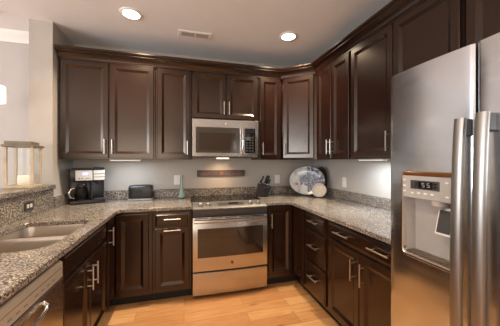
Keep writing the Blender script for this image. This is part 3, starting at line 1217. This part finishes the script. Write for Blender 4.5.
# ------------------------------------------------------------------ things on the counters
# coffee maker
t = thing('coffee_maker', 'black and stainless coffee maker in the left counter corner', 'coffee maker', (-.985, 2.955, CT1 + .0005), R(20.5))
obj('base', box(B(), -.155, .155, -.105, .085, 0, .035, .008, 2), M_BLACK, t)
obj('tower', box(B(), -.150, .150, .010, .083, .0352, .235, .008, 2), M_BLACK, t)
obj('divider_wall', box(B(), .028, .040, -.07, .012, .0352, .235, .002), M_BLACK, t)
obj('housing', box(B(), -.155, .155, -.085, .085, .2355, .352, .010, 2), M_BLACK, t)
fp = obj('front_panel', box(B(), -.108, .040, -.0925, -.0845, .240, .345, .003), M_BRIGHT, t)
obj('pod_panel', box(B(), .046, .150, -.0925, -.0845, .240, .345, .003), M_BRIGHT, t)
obj('lid', box(B(), -.140, .035, -.06, .08, .3525, .366, .005), M_DGREY, t)
obj('pod_lid', box(B(), .046, .148, -.075, .07, .3525, .372, .006), M_BLACK, t)
obj('display', box(B(), -.050, .000, -.0945, -.0920, .295, .322, .001), M_BLUE, fp)
for xx in (-.075, -.052, -.012, .012):
    bm = B()
    lathe(bm, [(.008, 0), (.007, -.004)], (xx, -.0925, .262), 12, 'y')
    obj('button', bm, M_CHROME, fp)
for zz in (.270, .302):
    obj('band', box(B(), .048, .148, -.0940, -.0922, zz, zz + .006), M_DGREY, t)
bm = B()
lathe(bm, [(.052, 0), (.060, .012), (.064, .05), (.060, .095), (.046, .128), (.042, .135)], (-.055, -.040, .038), 24)
cf = obj('carafe', bm, M_GLASSD, t)
bm = B()
lathe(bm, [(.044, 0), (.046, .014), (.040, .026), (.015, .030)], (-.055, -.040, .1735), 24)
obj('carafe_lid', bm, M_BLACK, cf)
bm = B()
tube(bm, [(-.110, -.068, .165), (-.142, -.085, .160), (-.160, -.092, .120), (-.150, -.088, .075), (-.118, -.072, .062)], .008, 8)
obj('carafe_handle', bm, M_CHROME, cf)
bm = B()
lathe(bm, [(.05, 0), (.05, .004), (.0, .0045)][:2], (-.055, -.04, .0355), 20)
obj('warming_plate', bm, M_DGREY, t)
bm = B()
box(bm, .052, .146, -.095, .0, .0355, .046, .003)
obj('drip_tray', bm, M_DGREY, t)
bm = B()
lathe(bm, [(.020, 0), (.014, -.025)], (.098, -.045, .235), 14)
obj('spout', bm, M_DGREY, t)

# toaster
t = thing('toaster', 'black long-slot toaster on the counter left of the aqua bottle', 'toaster', (-.468, 3.015, CT1 + .0005), R(-3))
obj('base_tray', box(B(), -.130, .130, -.075, .070, 0, .020, .006, 2), M_LGREY, t)
bm = B()
sec = rounded(-.068, .062, .0205, .168, (.012, .012, .035, .035), 5)
rings = [[(x, p[0] * k, .09 + (p[1] - .09) * k) for p in sec] for x, k in ((-.122, .90), (-.114, .97), (-.104, 1), (.104, 1), (.114, .97), (.122, .90))]
ringmesh(bm, rings)
obj('shell', bm, M_BLACK, t)
obj('side_panel', box(B(), -.080, .030, -.071, -.0665, .045, .130, .002), M_BLACK, t)
for yy in (-.028, .018):
    obj('bread_slot', box(B(), -.095, .095, yy - .012, yy + .012, .163, .1695), M_DGREY, t)
obj('lever', box(B(), .120, .142, -.02, .012, .095, .110, .003), M_CHROME, t)

# bottle
bm = B()
lathe(bm, [(.043, 0), (.044, .006), (.041, .02), (.027, .075), (.013, .115), (.010, .14), (.009, .225), (.010, .236), (.012, .240), (.012, .262), (.007, .264)], (0, 0, 0), 24)
t = thing('bottle', 'pale aqua cone-shaped bottle with a long neck left of the range', 'bottle', (-.024, 3.045, CT1 + .0005))
obj('glass_body', bm, M_MINT, t, M=Matrix.Translation((0, 0, .0065)))
bm = B()
lathe(bm, [(.045, 0), (.046, .006)], (0, 0, 0), 24)
obj('base_ring', bm, M_DGREY, t)

# knife block
t = thing('knife_block', 'dark slanted knife block right of the range with black-handled knives', 'knife block', (.945, 2.900, CT1 + .0005), R(-8))


def xzprism(pts, y0, y1, bev=0.003):
    bm = B()
    prism(bm, pts, y0, y1, bev)
    bm.transform(Matrix(((1, 0, 0, 0), (0, 0, 1, 0), (0, 1, 0, 0), (0, 0, 0, 1))))
    return bm


blk = obj('block', xzprism([(-.085, 0), (.055, 0), (.095, .130), (.010, .165), (-.050, .165)], -.045, .075), M_DARKW, t)
obj('front_plate', xzprism([(-.012, .028), (.062, .028), (.098, .122), (.004, .116)], -.060, -.0455), M_NAVY, t)


def knife(x, y, z, L, lean, r):
    bm = B()
    dx = math.sin(R(lean))
    dz = math.cos(R(lean))
    tube(bm, [(x, y, z), (x + dx * L * .2, y, z + dz * L * .2), (x + dx * L * .8, y, z + dz * L * .8), (x + dx * L, y, z + dz * L)], r, 10, [r * .8, r, r * 1.1, r * .7])
    o = obj('knife_handle', bm, M_BLACK, t)
    bm = B()
    tube(bm, [(x - dx * .006, y, z - dz * .006), (x + dx * .006, y, z + dz * .006)], r * 1.02, 10)
    obj('bolster', bm, M_CHROME, o)


knife(-.025, .02, .163, .10, 24, .011)
knife(-.040, -.020, .163, .045, 24, .010)
knife(.030, .045, .157, .11, 22, .012)
knife(.042, .000, .150, .115, 22, .013)
knife(.015, -.030, .160, .06, 22, .010)
knife(.060, -.025, .142, .08, 22, .011)

# platters in the corner
c45 = R(-45)
n45 = Vector((-.7071, -.7071, 0))


def plate_bm(rx, rz, rim, dish, th):
    bm = B()
    rings = []
    for k, y in ((1.0, 0), (.985, -.008), (.93, -.006), (.80, .006), (.5, .010), (.2, .011)):
        rings.append([(rx * k * math.cos(2 * math.pi * i / 48), y * dish, rz * k * math.sin(2 * math.pi * i / 48)) for i in range(48)])
    back = [(.97, .010), (.78, .020), (.4, .022)]
    pre = [[(rx * k * math.cos(2 * math.pi * i / 48), y * dish, rz * k * math.sin(2 * math.pi * i / 48)) for i in range(48)] for k, y in reversed(back)]
    return ringmesh(bm, pre + rings)


def leaning(name, label, cat, cx, cy, rx, rz, tilt, mat, rim=None, rot=c45, dish=1.0):
    t = thing(name, label, cat, (cx, cy, CT1 + .0008), rot)
    M = Matrix.Rotation(R(tilt), 4, 'X').to_4x4()
    bm = plate_bm(rx, rz, 0, dish, 0)
    o = obj('dish', bm, mat, t, angle=60)
    o.location = (0, 0, 0)
    o.rotation_euler = (R(tilt), 0, 0)
    # rest the lowest edge on the counter
    low = min((Matrix.Rotation(R(tilt), 3, 'X') @ v.co).z for v in o.data.vertices)
    o.location = (0, 0, -low + (.0070 if rim else .0004))
    if rim:
        bm = B()
        pts = [(rx * .985 * math.cos(2 * math.pi * i / 48), -.006 * dish, rz * .985 * math.sin(2 * math.pi * i / 48)) for i in range(49)]
        tube(bm, pts, .0062, 6)
        obj('rim', bm, rim, o)
    return t


leaning('platter', 'large oval white platter painted with a blue-grey octopus, leaning in the corner', 'platter', 1.520, 2.852, .238, .188, -10, M_PLATTER, M_BROWNP)
leaning('dark_disc', 'dark oval disc added behind the octopus platter, showing at its right edge', 'plate', 1.680, 2.775, .085, .185, -7, M_BROWNP, None, R(-52))  # dark oval added to give a dark area beside the platter
t = leaning('shell_plate', 'small round cream dish leaning on the front of the octopus platter', 'dish', 1.590, 2.665, .088, .085, -18, M_SHELL, None, R(-40), 1.6)
dsh = t.children[0]
bm = B()
for k in range(5):
    a = R(18 + 72 * k)
    tube(bm, [(.012 * math.cos(a), .0155, .012 * math.sin(a)), (.045 * math.cos(a + .1), .0125, .045 * math.sin(a + .1)), (.066 * math.cos(a), .0095, .066 * math.sin(a))], .0022, 6)
obj('incised_star', bm, M_PALEWOOD, dsh)

# lantern with candle on the ledge
t = thing('lantern', 'pale wooden lantern with glass sides on the raised granite ledge', 'lantern', (-1.285, 2.455, 1.1365), R(8))
LW = .093
obj('base', box(B(), -LW, LW, -LW, LW, 0, .020, .002), M_PALEWOOD, t)
for sx in (-1, 1):
    for sy in (-1, 1):
        obj('post', box(B(), sx * (LW - .010) - .009, sx * (LW - .010) + .009, sy * (LW - .010) - .009, sy * (LW - .010) + .009, .0202, .3295, .001), M_PALEWOOD, t)
obj('roof_frame', box(B(), -LW - .012, LW + .012, -LW - .012, LW + .012, .330, .348, .002), M_GREYWOOD, t)
obj('roof_cap', box(B(), -LW + .004, LW - .012, -LW - .004, LW - .020, .3485, .376, .003), M_GREYWOOD, t)
for (a, b, c, d) in ((-LW + .02, LW - .02, -LW + .008, -LW + .010), (-LW + .02, LW - .02, LW - .010, LW - .008),
                     (-LW + .008, -LW + .010, -LW + .02, LW - .02), (LW - .010, LW - .008, -LW + .02, LW - .02)):
    obj('glass_pane', box(B(), a, b, c, d, .0205, .329), M_GLASS, t)
t = thing('candle', 'short cream pillar candle inside the wooden lantern', 'candle', (-1.285, 2.455, 1.1570), 0)
bm = B()
lathe(bm, [(.038, 0), (.040, .003), (.040, .074), (.036, .080), (.010, .077)], (0, 0, 0), 24)
obj('wax', bm, M_WAX, t)
bm = B()
tube(bm, [(0, 0, .0775), (.001, 0, .090)], .0012, 6)
obj('wick', bm, M_BLACK, t)

# pendant lamp in the room on the left (its shade only just enters the frame)
PZ = 1.857
t = thing('pendant_lamp', 'lit white pendant lamp shade at the left edge of the picture', 'lamp', (-1.570, 2.60, PZ))
bm = B()
lathe(bm, [(.068, 0), (.071, .004), (.071, .142), (.064, .147)], (0, 0, 0), 28)
obj('lamp_shade', bm, M_SHADE, t)
bm = B()
lathe(bm, [(.036, 0), (.032, .025), (.012, .040)], (0, 0, .1475), 20)
obj('cap', bm, M_DGREY, t)
bm = B()
tube(bm, [(0, 0, .185), (0, 0, CZ - PZ - .019)], .006, 8)
obj('rod', bm, M_DGREY, t)
bm = B()
lathe(bm, [(.022, 0), (.026, .018)], (0, 0, CZ - PZ - .0185), 20)
obj('ceiling_plate', bm, M_DGREY, t)
